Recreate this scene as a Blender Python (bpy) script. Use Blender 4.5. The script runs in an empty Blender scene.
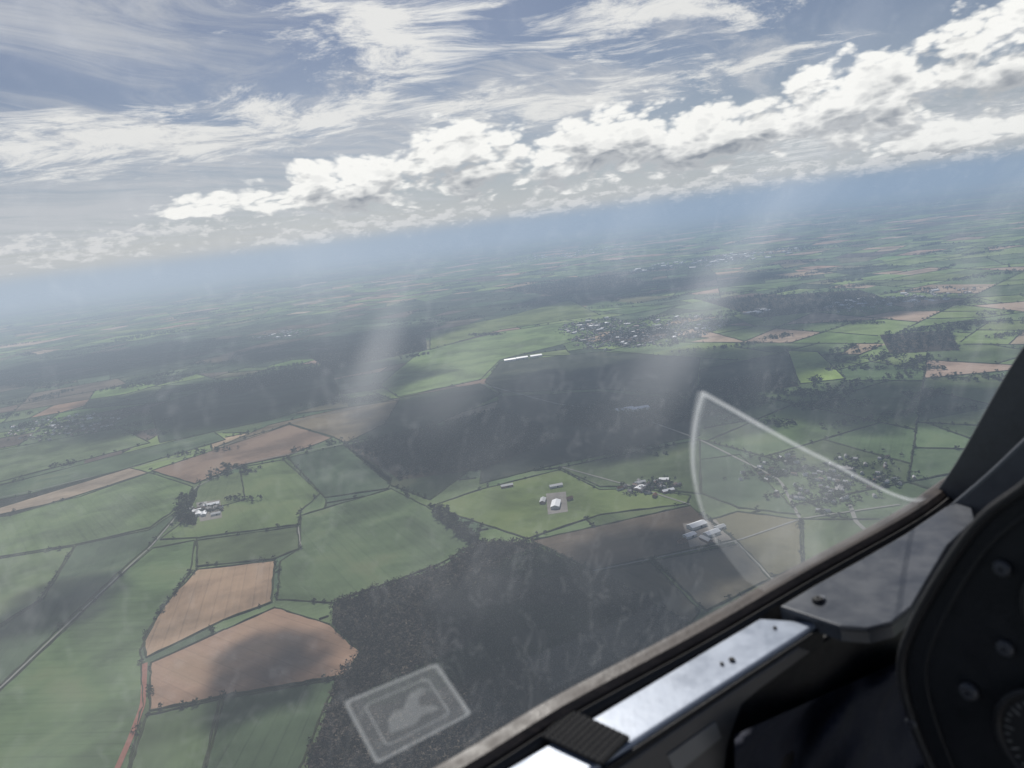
import bpy, bmesh, math, random, time
import numpy as np
from mathutils import Vector, Matrix
from mathutils.bvhtree import BVHTree
T0=time.time()
random.seed(7); rng=np.random.default_rng(7)
sc=bpy.context.scene
ALT=700.0; GZ=-ALT            # the origin is the pilot's eye, the ground lies 700 m below
FPX=740.0
pitch=math.radians(11.8); roll=math.radians(7.25)
sp,cp,sr,cr=math.sin(pitch),math.cos(pitch),math.sin(roll),math.cos(roll)
F=Vector((0,cp,-sp)); r0=Vector((1,0,0)); u0=Vector((0,sp,cp))
R=r0*cr-u0*sr; U=r0*sr+u0*cr
def ray(px,py): return R*((px-512)/FPX)+U*(-(py-384)/FPX)+F
def gnd(px,py):
    d=ray(px,py); t=-ALT/min(d.z,-1e-3); return (d.x*t,d.y*t)
def azel(px,py):
    d=ray(px,py).normalized(); return math.degrees(math.atan2(d.x,d.y)),math.degrees(math.asin(d.z))
# ---------------- camera
cam=bpy.data.cameras.new("camera"); co=bpy.data.objects.new("camera",cam); sc.collection.objects.link(co)
cam.lens=26.0; cam.sensor_width=36; cam.clip_start=0.01; cam.clip_end=900000
co.matrix_world=Matrix(((R.x,U.x,-F.x,0),(R.y,U.y,-F.y,0),(R.z,U.z,-F.z,0),(0,0,0,1)))
cam.dof.use_dof=True; cam.dof.focus_distance=600; cam.dof.aperture_fstop=7
sc.camera=co
sc.view_settings.view_transform='Standard'; sc.view_settings.look='None'; sc.view_settings.exposure=0
# ---------------- node helper
class NT:
    def __init__(s,nt): s.nt=nt; s.n=nt.nodes; s.l=nt.links
    def put(s,v,sock):
        if hasattr(v,'is_output'): s.l.new(v,sock)
        elif v is not None: sock.default_value=v
    def m(s,op,a,b=None,c=None,clamp=False):
        n=s.n.new('ShaderNodeMath'); n.operation=op; n.use_clamp=clamp
        s.put(a,n.inputs[0]); 
        if b is not None: s.put(b,n.inputs[1])
        if c is not None: s.put(c,n.inputs[2])
        return n.outputs[0]
    def v(s,op,a,b=None):
        n=s.n.new('ShaderNodeVectorMath'); n.operation=op
        s.put(a,n.inputs[0])
        if b is not None: s.put(b,n.inputs[1])
        return n.outputs['Value'] if op in('LENGTH','DOT_PRODUCT','DISTANCE') else n.outputs[0]
    def comb(s,x,y,z=0.0):
        n=s.n.new('ShaderNodeCombineXYZ'); s.put(x,n.inputs[0]); s.put(y,n.inputs[1]); s.put(z,n.inputs[2]); return n.outputs[0]
    def sep(s,v):
        n=s.n.new('ShaderNodeSeparateXYZ'); s.put(v,n.inputs[0]); return n.outputs
    def noise(s,vec,scale=1,detail=2,rough=.5,dist=0,col=False,lac=2.0,dim='3D'):
        n=s.n.new('ShaderNodeTexNoise'); n.noise_dimensions=dim; s.put(vec,n.inputs['Vector']); n.inputs['Scale'].default_value=scale
        n.inputs['Detail'].default_value=detail; n.inputs['Roughness'].default_value=rough; n.inputs['Distortion'].default_value=dist
        n.inputs['Lacunarity'].default_value=lac
        return n.outputs[1] if col else n.outputs[0]
    def ss(s,x,a,b,o0=0.0,o1=1.0):
        n=s.n.new('ShaderNodeMapRange'); n.interpolation_type='SMOOTHSTEP'
        s.put(x,n.inputs[0]); n.inputs[1].default_value=a; n.inputs[2].default_value=b; n.inputs[3].default_value=o0; n.inputs[4].default_value=o1
        return n.outputs[0]
    def mix(s,f,a,b,blend='MIX'):
        n=s.n.new('ShaderNodeMix'); n.data_type='RGBA'; n.blend_type=blend; n.clamp_factor=True
        s.put(f,n.inputs[0])
        for val,i in((a,6),(b,7)):
            if hasattr(val,'is_output'): s.l.new(val,n.inputs[i])
            else: n.inputs[i].default_value=(val[0],val[1],val[2],1)
        return n.outputs[2]
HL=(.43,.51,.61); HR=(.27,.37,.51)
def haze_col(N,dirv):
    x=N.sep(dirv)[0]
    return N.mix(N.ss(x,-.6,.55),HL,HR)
# ---------------- world
SUN_EL=45; SUN_AZ=-8
w=bpy.data.worlds.new("World"); sc.world=w; w.use_nodes=True
w.cycles.sampling_method='NONE'
nt=w.node_tree; nt.nodes.clear(); N=NT(nt)
out=nt.nodes.new('ShaderNodeOutputWorld'); bg=nt.nodes.new('ShaderNodeBackground'); bg.inputs[1].default_value=.1
nt.links.new(bg.outputs[0],out.inputs[0])
sky=nt.nodes.new('ShaderNodeTexSky'); sky.sky_type='NISHITA'; sky.sun_disc=False
sky.sun_elevation=math.radians(SUN_EL); sky.sun_rotation=math.radians(SUN_AZ); sky.altitude=700
tc=nt.nodes.new('ShaderNodeTexCoord'); dv=N.v('NORMALIZE',tc.outputs['Generated'])
dx,dy,dz=N.sep(dv)
az=N.m('MULTIPLY',N.m('ARCTAN2',dx,dy),57.2958); el=N.m('MULTIPLY',N.m('ARCSINE',dz),57.2958)
skyc=N.v('MULTIPLY',sky.outputs[0],(.37,.39,.45))
zz=N.m('ADD',N.m('MAXIMUM',dz,0.0),.07)
cx=N.m('DIVIDE',dx,zz); cy=N.m('DIVIDE',dy,zz)
ca,sa=math.cos(math.radians(62)),math.sin(math.radians(62))
ux=N.m('ADD',N.m('MULTIPLY',cx,ca),N.m('MULTIPLY',cy,sa)); uy=N.m('SUBTRACT',N.m('MULTIPLY',cy,ca),N.m('MULTIPLY',cx,sa))
wn=N.noise(N.comb(cx,cy),.7,2,.55,0,True,dim='2D')
wv=N.v('MULTIPLY',N.v('SUBTRACT',wn,(.5,.5,.5)),(1.6,1.6,0))
ci=N.noise(N.v('ADD',N.comb(N.m('MULTIPLY',ux,.55),N.m('MULTIPLY',uy,1.9)),wv),1.2,7,.68,dim='2D')
ci2=N.noise(N.v('ADD',N.comb(N.m('MULTIPLY',cx,1.5),N.m('MULTIPLY',cy,2.0),3.0),wv),2.2,8,.70,dim='2D')
def blobs(lst,A,E,sc_=1.0):
    p=N.comb(A,E); acc=None
    for (px,py,rx,ry) in lst:
        a,e=azel(px,py)
        L=N.v('LENGTH',N.v('MULTIPLY',N.v('SUBTRACT',p,(a,e,0)),(1/(rx*.0774*sc_),1/(ry*.0774*sc_),0)))
        acc=L if acc is None else N.m('MINIMUM',acc,L)
    return N.m('SUBTRACT',1.0,acc)
pv=N.comb(az,el)
wz=N.noise(N.v('MULTIPLY',pv,(.12,.2,0)),1,3,.5,0,True,dim='2D')
wz=N.sep(N.v('MULTIPLY',N.v('SUBTRACT',wz,(.5,.5,.5)),(7,4,0)))
azw=N.m('ADD',az,wz[0]); elw=N.m('ADD',el,wz[1])
cim=blobs([(60,10,200,50),(180,150,330,62),(380,130,200,50),(900,120,200,40),(560,95,230,35),(60,220,300,40)],azw,elw)
a1=N.m('MULTIPLY',N.ss(N.m('ADD',ci,N.m('MULTIPLY',cim,.28)),.42,.86),.85)
acm=blobs([(395,30,110,60),(650,12,150,30),(560,98,170,26),(140,140,210,30),(330,110,150,22),(760,60,80,12),(900,130,160,16)],azw,elw)
a2=N.m('MULTIPLY',N.ss(N.m('ADD',N.m('MULTIPLY',N.m('SUBTRACT',ci2,.5),3.4),N.m('MULTIPLY',acm,1.15)),.0,1.05),.92)
col=N.mix(a1,skyc,(5.0,5.2,5.6))
col=N.mix(a2,col,(8.7,8.6,8.3))
hz=N.m('POWER',2.718,N.m('MULTIPLY',N.m('MAXIMUM',el,0.0),-.17))
hcol=N.v('MULTIPLY',haze_col(N,dv),(10,10,10))
hup=N.mix(N.ss(el,0.0,1.8),hcol,N.mix(N.ss(az,-40,35),(5.9,6.15,6.5),(4.9,5.35,5.9)))
# cumulus
def fb(E):
    v=N.comb(N.m('MULTIPLY',az,.17),N.m('MULTIPLY',E,.34))
    n1=N.noise(v,1,7,.60,.15,dim='2D')
    vo=nt.nodes.new('ShaderNodeTexVoronoi'); vo.voronoi_dimensions='2D'; vo.feature='F1'; nt.links.new(N.v('ADD',v,N.v('MULTIPLY',wn,(.35,.35,0))),vo.inputs['Vector'])
    vo.inputs['Scale'].default_value=2.4; vo.inputs['Detail'].default_value=2; vo.inputs['Roughness'].default_value=.6
    return N.m('ADD',N.m('MULTIPLY',N.m('SUBTRACT',n1,.5),2.2),N.m('MULTIPLY',N.m('SUBTRACT',.42,vo.outputs['Distance']),1.0))
big=[(465,160,120,46),(350,184,110,32),(545,160,90,36),(615,140,110,48),(715,136,120,42),(860,102,105,50),(1010,45,80,54),(960,132,120,20),(235,203,110,16)]
low=[(80,254,70,10),(400,222,160,11),(560,204,130,11),(700,187,150,12),(880,164,180,11),(150,232,130,9),(30,246,90,9),(300,238,90,7)]
azc=N.m('ADD',az,N.m('MULTIPLY',wz[0],.30)); elc=N.m('ADD',el,N.m('MULTIPLY',wz[1],.22))
mk=blobs(big,azc,elc); mkU=blobs(big,azc,N.m('ADD',elc,1.3)); mkL=blobs(low,az,el)
f0=fb(el); fU=fb(N.m('ADD',el,.8))
nlow=N.noise(N.comb(N.m('MULTIPLY',az,.75),N.m('MULTIPLY',el,1.9),7.0),1,5,.62,dim='2D')
DL=N.m('ADD',N.m('MULTIPLY',mkL,.9),N.m('SUBTRACT',N.m('MULTIPLY',N.m('SUBTRACT',nlow,.5),4.2),.15))
DB=N.m('ADD',N.m('ADD',N.m('MULTIPLY',N.m('MINIMUM',mk,.6),2.0),f0),.04)
D=N.m('MAXIMUM',DB,DL)
al=N.m('MAXIMUM',N.ss(DB,.0,.60),N.ss(DL,.05,.9,0,.75))
light=N.ss(N.m('ADD',N.m('MULTIPLY',N.m('SUBTRACT',mk,mkU),1.35),N.m('MULTIPLY',N.m('SUBTRACT',f0,fU),.80)),-.58,.66)
core=N.ss(DB,.45,1.5)
br=N.m('SUBTRACT',N.m('ADD',N.m('MULTIPLY',light,1.0),.30),N.m('MULTIPLY',core,.44))
br=N.m('MAXIMUM',br,0.0)
cc=N.mix(br,(2.0,2.3,2.8),(10.2,10.1,9.7))
cc=N.mix(N.ss(N.m('SUBTRACT',DL,DB),-.1,.3),cc,(7.6,7.6,7.6))
col=N.mix(N.m('MULTIPLY',hz,.93),col,hup)
cc=N.mix(N.m('MULTIPLY',hz,.34),cc,hup)
col=N.mix(al,col,cc)
col=N.mix(N.ss(el,1.3,-.1),col,hcol)
nt.links.new(col,bg.inputs[0])
# ---------------- sun
sl=bpy.data.lights.new("sun","SUN"); sl.energy=4.8; sl.angle=math.radians(.53); sl.color=(1,.96,.90)
so=bpy.data.objects.new("sun",sl); sc.collection.objects.link(so)
e,a=math.radians(SUN_EL),math.radians(SUN_AZ)
sd=Vector((math.sin(a)*math.cos(e),math.cos(a)*math.cos(e),math.sin(e)))
so.rotation_euler=sd.to_track_quat('Z','Y').to_euler()
# ---------------- land materials
LH=12500.0
def land_mat(name,fn,rough=.95,spec=.05):
    m=bpy.data.materials.new(name); m.use_nodes=True; nt=m.node_tree; nt.nodes.clear(); N=NT(nt)
    m.cycles.emission_sampling='NONE'
    if spec>.1:
        b=nt.nodes.new('ShaderNodeBsdfPrincipled'); b.inputs['Roughness'].default_value=rough; b.inputs['Specular IOR Level'].default_value=spec
    else: b=nt.nodes.new('ShaderNodeBsdfDiffuse')
    g=nt.nodes.new('ShaderNodeNewGeometry'); pos=g.outputs['Position']
    N.put(fn(N,pos),b.inputs[0])
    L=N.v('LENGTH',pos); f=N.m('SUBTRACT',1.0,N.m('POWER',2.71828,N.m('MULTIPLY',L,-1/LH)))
    em=nt.nodes.new('ShaderNodeEmission'); N.put(haze_col(N,N.v('NORMALIZE',pos)),em.inputs[0])  # distance haze painted into the surface as emission
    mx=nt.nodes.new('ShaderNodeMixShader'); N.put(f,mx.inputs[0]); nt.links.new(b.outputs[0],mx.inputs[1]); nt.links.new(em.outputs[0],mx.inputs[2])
    o=nt.nodes.new('ShaderNodeOutputMaterial'); nt.links.new(mx.outputs[0],o.inputs[0])
    return m
def attr(N,name,what=0):
    n=N.n.new('ShaderNodeAttribute'); n.attribute_name=name; return n.outputs[what]
def f_field(N,pos):
    c=attr(N,'fcol'); crop=attr(N,'crop',2)
    uv=N.n.new('ShaderNodeUVMap'); uv.uv_map='UVMap'; ux,uy,_=N.sep(uv.outputs[0])
    n1=N.noise(pos,1/190,3,.55,.4); n2=N.noise(pos,1/22,4,.65); n3=N.noise(N.comb(N.m('MULTIPLY',ux,.004),N.m('MULTIPLY',uy,.12)),1,2,.6)
    tr=N.m('FRACT',N.m('DIVIDE',uy,27.0)); line=N.m('MULTIPLY',N.ss(N.m('ABSOLUTE',N.m('SUBTRACT',tr,.5)),.06,.03),N.m('MULTIPLY',crop,.14))
    k=N.m('ADD',N.ss(n1,.3,.7,.66,1.30),N.m('MULTIPLY',N.m('SUBTRACT',n2,.5),.38))
    k=N.m('ADD',k,N.m('MULTIPLY',N.m('SUBTRACT',n3,.5),.28)); k=N.m('SUBTRACT',k,line)
    c=N.v('MULTIPLY',c,N.comb(k,k,k))
    return N.mix(N.ss(n1,.52,.76,0,.28),c,(.15,.125,.075))
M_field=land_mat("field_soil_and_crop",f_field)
def f_far(N,pos):
    v=N.n.new('ShaderNodeTexVoronoi'); N.put(pos,v.inputs['Vector']); v.inputs['Scale'].default_value=1/900
    n=N.noise(pos,1/4000,3,.6)
    c=N.mix(N.sep(v.outputs['Color'])[0],(.045,.07,.03),(.10,.10,.06)); return N.mix(N.ss(n,.45,.62),c,(.03,.04,.03))
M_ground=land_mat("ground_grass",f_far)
def f_leaf(N,pos):
    return attr(N,'fcol')
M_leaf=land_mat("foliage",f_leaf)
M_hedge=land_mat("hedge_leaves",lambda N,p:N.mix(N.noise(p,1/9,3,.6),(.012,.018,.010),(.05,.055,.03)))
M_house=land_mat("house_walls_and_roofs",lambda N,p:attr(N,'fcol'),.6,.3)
M_road=land_mat("road_asphalt",lambda N,p:N.mix(N.noise(p,1/12,3,.6),(.15,.15,.14),(.25,.24,.22)))
M_red=land_mat("red_reflection_colour",lambda N,p:N.mix(N.noise(p,1/10,3,.6),(.17,.07,.05),(.27,.13,.10)))  # tint of a red canopy reflection, put into a ground colour
def flat(c,v=.15,s=1/3):
    return lambda N,p:N.mix(N.noise(p,s,3,.6),[x*(1-v) for x in c],[x*(1+v) for x in c])
M_white=land_mat("white_sheet_roof",flat((.66,.67,.69)),.4,.5)
M_grey=land_mat("grey_fibre_cement_roof",flat((.36,.37,.38)),.6,.3)
M_tile=land_mat("clay_tile_roof",flat((.17,.09,.06)),.8)
M_brick=land_mat("brick_wall",flat((.30,.18,.13)),.9)
M_render=land_mat("rendered_wall",flat((.6,.57,.5)),.9)
M_dark=land_mat("door_and_window_opening",flat((.04,.045,.05)),.3,.5)
def link(name,me,mat=None,parent=None):
    ob=bpy.data.objects.new(name,me); sc.collection.objects.link(ob)
    if mat: me.materials.append(mat)
    if parent: ob.parent=parent
    return ob
def npmesh(name,V,Fc,mat,cols=None,k=3):
    me=bpy.data.meshes.new(name); V=np.asarray(V,np.float32); Fc=np.asarray(Fc,np.int32)
    me.vertices.add(len(V)); me.vertices.foreach_set('co',V.ravel())
    me.loops.add(Fc.size); me.loops.foreach_set('vertex_index',Fc.ravel())
    me.polygons.add(len(Fc)); me.polygons.foreach_set('loop_start',np.arange(0,Fc.size,k,dtype=np.int32))
    me.update(calc_edges=True)
    if cols is not None:
        at=me.attributes.new('fcol','FLOAT_COLOR','FACE'); c=np.ones((len(Fc),4),np.float32); c[:,:3]=cols; at.data.foreach_set('color',c.ravel())
    return link(name,me,mat)
def pip(P,poly):
    x,y=P[:,0],P[:,1]; ins=np.zeros(len(P),bool); n=len(poly); j=n-1
    for i in range(n):
        xi,yi=poly[i]; xj,yj=poly[j]
        if yi!=yj:
            c=((yi>y)!=(yj>y))&(x<(xj-xi)*(y-yi)/(yj-yi)+xi); ins^=c
        j=i
    return ins
S=500000
me=bpy.data.meshes.new("ground"); me.from_pydata([(-S,-S,GZ-1.5),(S,-S,GZ-1.5),(S,S,GZ-1.5),(-S,S,GZ-1.5)],[],[(0,1,2,3)]); link("ground",me,M_ground)
# ---------------- surveyed fields
G1=(.078,.108,.053);G2=(.092,.128,.061);G3=(.060,.085,.051);GB=(.132,.176,.068);GD=(.036,.050,.032)
BR=(.245,.165,.112);BP=(.28,.21,.155);BD=(.090,.072,.058);GR=(.12,.115,.070)
fields=[
([(-90,533),(0,515),(80,497),(150,473),(193,487),(185,502),(150,528),(75,545),(0,557),(-90,570)],(.105,.142,.065),1),
([(-90,572),(0,559),(73,547),(40,600),(0,625),(-90,680)],G2,0),
([(76,546),(150,530),(182,508),(150,545),(118,573),(60,628),(0,686),(-90,760),(-90,684),(0,628),(42,601)],G3,1),
([(152,549),(194,541),(190,573),(160,612),(140,650),(143,702),(128,770),(110,830),(-90,830),(-90,768),(0,692),(62,633),(121,576)],G2,1),
([(197,570),(275,561),(271,603),(225,620),(146,658),(143,638),(165,605)],BR,1),
([(150,664),(225,630),(275,608),(330,625),(360,652),(345,676),(270,688),(222,697),(150,711)],BR,1),
([(147,716),(220,700),(203,770),(195,830),(112,830),(130,770)],G1,0),
([(224,699),(336,680),(300,768),(280,830),(197,830),(206,768)],G3,1),
([(197,541),(297,527),(299,549),(275,559),(197,567)],G1,0),
([(301,516),(392,489),(430,509),(480,541),(437,566),(333,603),(277,600),(280,562),(300,549)],G2,1),
([(240,468),(284,460),(320,494),(300,512),(298,525),(197,538),(160,540),(192,515),(245,500)],(.105,.142,.062),1),
([(288,458),(345,445),(392,478),(388,489),(325,498)],G3,1),
([(10,516),(-60,525),(-60,512),(30,494),(130,468),(148,473),(80,495)],BP,0),
([(152,471),(215,450),(290,425),(332,438),(288,456),(240,466),(195,484)],(.17,.125,.09),0),
([(215,448),(270,425),(345,408),(400,400),(385,425),(345,443),(333,437),(290,424)],(.14,.11,.08),0),
([(0,508),(-60,520),(-60,500),(0,486),(150,447),(214,432),(225,440),(150,462)],G3,0),
([(-60,497),(0,482),(150,443),(120,428),(0,450),(-60,462)],G2,0),
([(532,541),(690,506),(735,540),(592,571)],BD,1),
([(430,507),(480,490),(560,470),(600,490),(640,489),(690,496),(688,504),(600,515),(528,539)],(.115,.168,.058),0),
([(594,573),(650,562),(700,611),(690,624)],(.08,.075,.05),1),
([(655,561),(738,545),(770,580),(706,611)],(.10,.095,.07),0),
([(738,512),(800,520),(802,566),(772,578),(738,542),(710,520)],GR,0),
([(803,520),(880,520),(900,545),(840,600),(775,600),(775,580),(804,567)],G1,0),
([(345,446),(430,430),(480,440),(470,470),(430,500),(392,486)],GD,0),  # cloud shadow put into the field colour
([(560,468),(700,440),(700,494),(640,487),(600,487)],G1,0),
([(700,460),(740,455),(800,515),(738,508),(702,494)],G3,0),
([(788,351),(818,352),(846,379),(800,384)],(.20,.29,.08),0),
([(400,398),(480,384),(500,395),(430,427),(347,443),(385,424)],GD,0),  # field darkened in colour for the cloud shadow over it
([(484,440),(500,397),(600,392),(690,400),(700,436),(560,464),(480,484)],(.034,.044,.034),0),  # cloud-shadowed field, the shade painted into its colour
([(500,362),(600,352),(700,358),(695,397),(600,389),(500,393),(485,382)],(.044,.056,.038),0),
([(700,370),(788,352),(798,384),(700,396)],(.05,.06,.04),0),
([(150,408),(240,380),(330,366),(340,400),(270,420),(160,443)],(.045,.065,.038),0),  # left shadow band, painted as a dark field colour
([(380,385),(420,352),(500,332),(570,322),(600,335),(500,360),(480,380),(398,397)],(.155,.215,.085),0),
([(430,332),(500,318),(570,300),(600,315),(500,330),(430,350)],GB,0),
]
woodpolys=[([(333,605),(440,568),(482,542),(530,543),(592,573),(690,626),(620,666),(560,712),(500,800),(290,800),(308,768),(338,680),(362,655),(332,624)],9.5,11,(.050,.041,.035)),
([(308,356),(425,334),(427,350),(330,370)],22,12,(.022,.026,.020)),
([(210,385),(330,366),(335,374),(220,396)],24,11,(.022,.028,.020)),
([(345,446),(440,428),(500,410),(560,440),(480,470),(400,480)],19,10,(.026,.030,.026)),  # dark wood added in place of cloud shadow on fields
([(560,408),(700,400),(700,420),(620,432),(560,424)],22,10,(.026,.03,.024)),  # also wood added to darken the cloud-shadowed ground
([(700,300),(860,290),(900,303),(760,318)],40,14,(.024,.03,.026)),
([(880,335),(950,330),(960,350),(890,354)],26,12,(.024,.03,.026)),
([(178,500),(196,492),(190,508),(196,526),(178,522)],15,8,(.028,.035,.02)),
([(440,508),(478,540),(470,545),(434,515)],10,7,(.03,.035,.02)),
([(500,290),(610,275),(650,282),(560,296)],48,15,(.022,.028,.024)),
([(690,388),(780,374),(800,386),(700,400)],22,10,(.022,.028,.02))]
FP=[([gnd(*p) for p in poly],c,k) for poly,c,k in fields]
WP=[([gnd(*p) for p in poly],s,h,c) for poly,s,h,c in woodpolys]
regions=[p for p,_,_ in FP]+[p for p,_,_,_ in WP]
RB=[(min(q[0] for q in p),max(q[0] for q in p),min(q[1] for q in p),max(q[1] for q in p)) for p in regions]
# ---------------- patchwork of smaller fields by repeated splitting
cuts=[];cells=[]
def cen(p): return (sum(q[0] for q in p)/len(p),sum(q[1] for q in p)/len(p))
def area(p): return abs(sum(p[i-1][0]*p[i][1]-p[i][0]*p[i-1][1] for i in range(len(p))))/2
stack=[[(-62000,-3000),(62000,-3000),(62000,62000),(-62000,62000)]]
while stack:
    p=stack.pop(); c=cen(p); A=area(p); d=math.hypot(*c)
    ext=math.sqrt(A)
    if c[1]<-1500 and ext<3000: continue
    if abs(math.degrees(math.atan2(c[0],c[1]+ext*1.5+2500)))>50: continue
    s=(190+.012*d)*random.choice([.75,1,1,1.35,1.8])
    if A<s*s*1.3:
        cells.append(p); continue
    best=max(range(len(p)),key=lambda i:math.hypot(p[i][0]-p[i-1][0],p[i][1]-p[i-1][1]))
    e=(p[best][0]-p[best-1][0],p[best][1]-p[best-1][1]); L=math.hypot(*e)
    ang=math.atan2(e[1],e[0])+math.pi/2+random.gauss(0,.17 if A<4e7 else .3)
    t=random.uniform(.36,.64); o=(p[best-1][0]*(1-t)+p[best][0]*t,p[best-1][1]*(1-t)+p[best][1]*t)
    nx,ny=-math.sin(ang),math.cos(ang)
    a_,b_,X=[],[],[]
    for i in range(len(p)):
        P0,P1=p[i-1],p[i]; s0=(P0[0]-o[0])*nx+(P0[1]-o[1])*ny; s1=(P1[0]-o[0])*nx+(P1[1]-o[1])*ny
        if s0*s1<0:
            k=s0/(s0-s1); q=(P0[0]+(P1[0]-P0[0])*k,P0[1]+(P1[1]-P0[1])*k); a_.append(q); b_.append(q); X.append(q)
        (a_ if s1>=0 else b_).append(P1)
    if len(X)<2 or len(a_)<3 or len(b_)<3: cells.append(p); continue
    cuts.append((X[0],X[1])); stack+= [a_,b_]
def vnoise(x,y,s):
    return (math.sin(x/s+1.3*math.sin(y/s*1.1+.7))+math.sin(y/s*1.3+1.7*math.sin(x/s*.8+2)))/2
pal=[(G1,5),(G2,5),(G3,3),(GB,4),(BR,2),(BP,1.2),(BD,3),(GD,2),(GR,3),((.10,.155,.055),1.5)]
def pick(c):
    d=math.hypot(*c)
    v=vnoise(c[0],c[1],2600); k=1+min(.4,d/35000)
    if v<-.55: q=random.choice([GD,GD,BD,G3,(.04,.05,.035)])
    elif v>.35: q=random.choice([G2,GB,GB,G1,G2,BP])
    else: q=random.choices([q[0] for q in pal],[q[1] for q in pal])[0]
    if d<2900: q=random.choice([G1,G2,G3,G1])
    return tuple(x*k for x in q)
def field_mesh(name,items,z):
    V=[];Fs=[];C=[];K=[];UVs=[]
    for poly,col,crop in items:
        i0=len(V); V+=[(x,y,z) for x,y in poly]; Fs.append(tuple(range(i0,i0+len(poly)))); j=random.uniform(.86,1.14); C.append([q*j*random.uniform(.95,1.05) for q in col]+[1]); K.append(float(crop))
        b=max(range(len(poly)),key=lambda i:math.hypot(poly[i][0]-poly[i-1][0],poly[i][1]-poly[i-1][1]))
        an=math.atan2(poly[b][1]-poly[b-1][1],poly[b][0]-poly[b-1][0]); ca,sa=math.cos(an),math.sin(an)
        UVs+=[(x*ca+y*sa,-x*sa+y*ca) for x,y in poly]
    me=bpy.data.meshes.new(name); me.from_pydata(V,[],Fs); me.update()
    at=me.attributes.new('fcol','FLOAT_COLOR','FACE'); at.data.foreach_set('color',np.array(C,np.float32).ravel())
    at=me.attributes.new('crop','FLOAT','FACE'); at.data.foreach_set('value',np.array(K,np.float32))
    uv=me.uv_layers.new(name='UVMap'); li=np.zeros(len(me.loops),np.int32); me.loops.foreach_get('vertex_index',li)
    uv.data.foreach_set('uv',np.array(UVs,np.float32)[li].ravel())
    return link(name,me,M_field)
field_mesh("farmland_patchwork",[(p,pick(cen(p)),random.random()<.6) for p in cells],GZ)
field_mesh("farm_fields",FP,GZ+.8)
field_mesh("woodland_floor",[(p,(.038,.032,.026),0) for p,_,_,_ in WP],GZ+1.4)
# ---------------- hedges
HV=[];HF=[];treepts=[];HN=[0]
def hedge(P0,P1,test=True,keep=1.0):
    L=math.hypot(P1[0]-P0[0],P1[1]-P0[1]); 
    if L<5: return
    d=math.hypot((P0[0]+P1[0])/2,(P0[1]+P1[1])/2)
    d=max(500,d-L/2); st=max(10,d*.014); n=max(2,int(L/st)+1)
    t=np.linspace(0,1,n); X=P0[0]+(P1[0]-P0[0])*t; Y=P0[1]+(P1[1]-P0[1])*t
    dd=np.hypot(X,Y); ok=(np.abs(np.degrees(np.arctan2(X,Y)))<45)&(Y>0)
    if test and d<8000:
        P=np.stack([X,Y],1); x0,x1,y0,y1=X.min(),X.max(),Y.min(),Y.max()
        for rg,b in zip(regions,RB):
            if x1<b[0] or x0>b[1] or y1<b[2] or y0>b[3]: continue
            ok&=~pip(P,rg)
    nx,ny=-(P1[1]-P0[1])/L,(P1[0]-P0[0])/L
    wv=(1.6+.0004*dd)*rng.uniform(.7,1.4,n); off=rng.normal(0,.9,n); hh=rng.uniform(1.6,3.6,n)
    i0=HN[0]; HN[0]+=3*n
    a=np.stack([X+nx*(off+wv),Y+ny*(off+wv),np.full(n,GZ+.2)],1); b=np.stack([X+nx*off,Y+ny*off,GZ+.8+hh],1); c=np.stack([X+nx*(off-wv),Y+ny*(off-wv),np.full(n,GZ+.2)],1)
    HV.append(np.stack([a,b,c],1).reshape(-1,3))
    idx=np.arange(n-1)[ok[:-1]&ok[1:]]*3+i0
    HF.append(np.stack([idx,idx+1,idx+4,idx+3],1)); HF.append(np.stack([idx+1,idx+2,idx+5,idx+4],1))
    pr=np.clip(st/70,0,.5)*keep*random.choice([.1,.4,1.0,2.2])
    for i in np.nonzero(ok&(dd<11000)&(rng.random(n)<pr))[0]: treepts.append((X[i]+random.gauss(0,1.5),Y[i]+random.gauss(0,1.5)))
for c in cuts:
    L=math.hypot(c[1][0]-c[0][0],c[1][1]-c[0][1]); n=max(1,int(L/1500))
    if random.random()<.10: continue
    for i in range(n):
        p=(c[0][0]+(c[1][0]-c[0][0])*i/n,c[0][1]+(c[1][1]-c[0][1])*i/n); q=(c[0][0]+(c[1][0]-c[0][0])*(i+1)/n,c[0][1]+(c[1][1]-c[0][1])*(i+1)/n)
        m=((p[0]+q[0])/2,(p[1]+q[1])/2)
        if m[1]>-500 and math.hypot(*m)<28000 and abs(math.degrees(math.atan2(m[0],m[1]+1500)))<46: hedge(p,q)
for poly,_,_ in FP:
    for i in range(len(poly)):
        hedge(poly[i-1],poly[i],False,.5)
HV=np.concatenate(HV);HF=np.concatenate(HF); npmesh("hedgerow",HV,HF,M_hedge,None,4)
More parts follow.
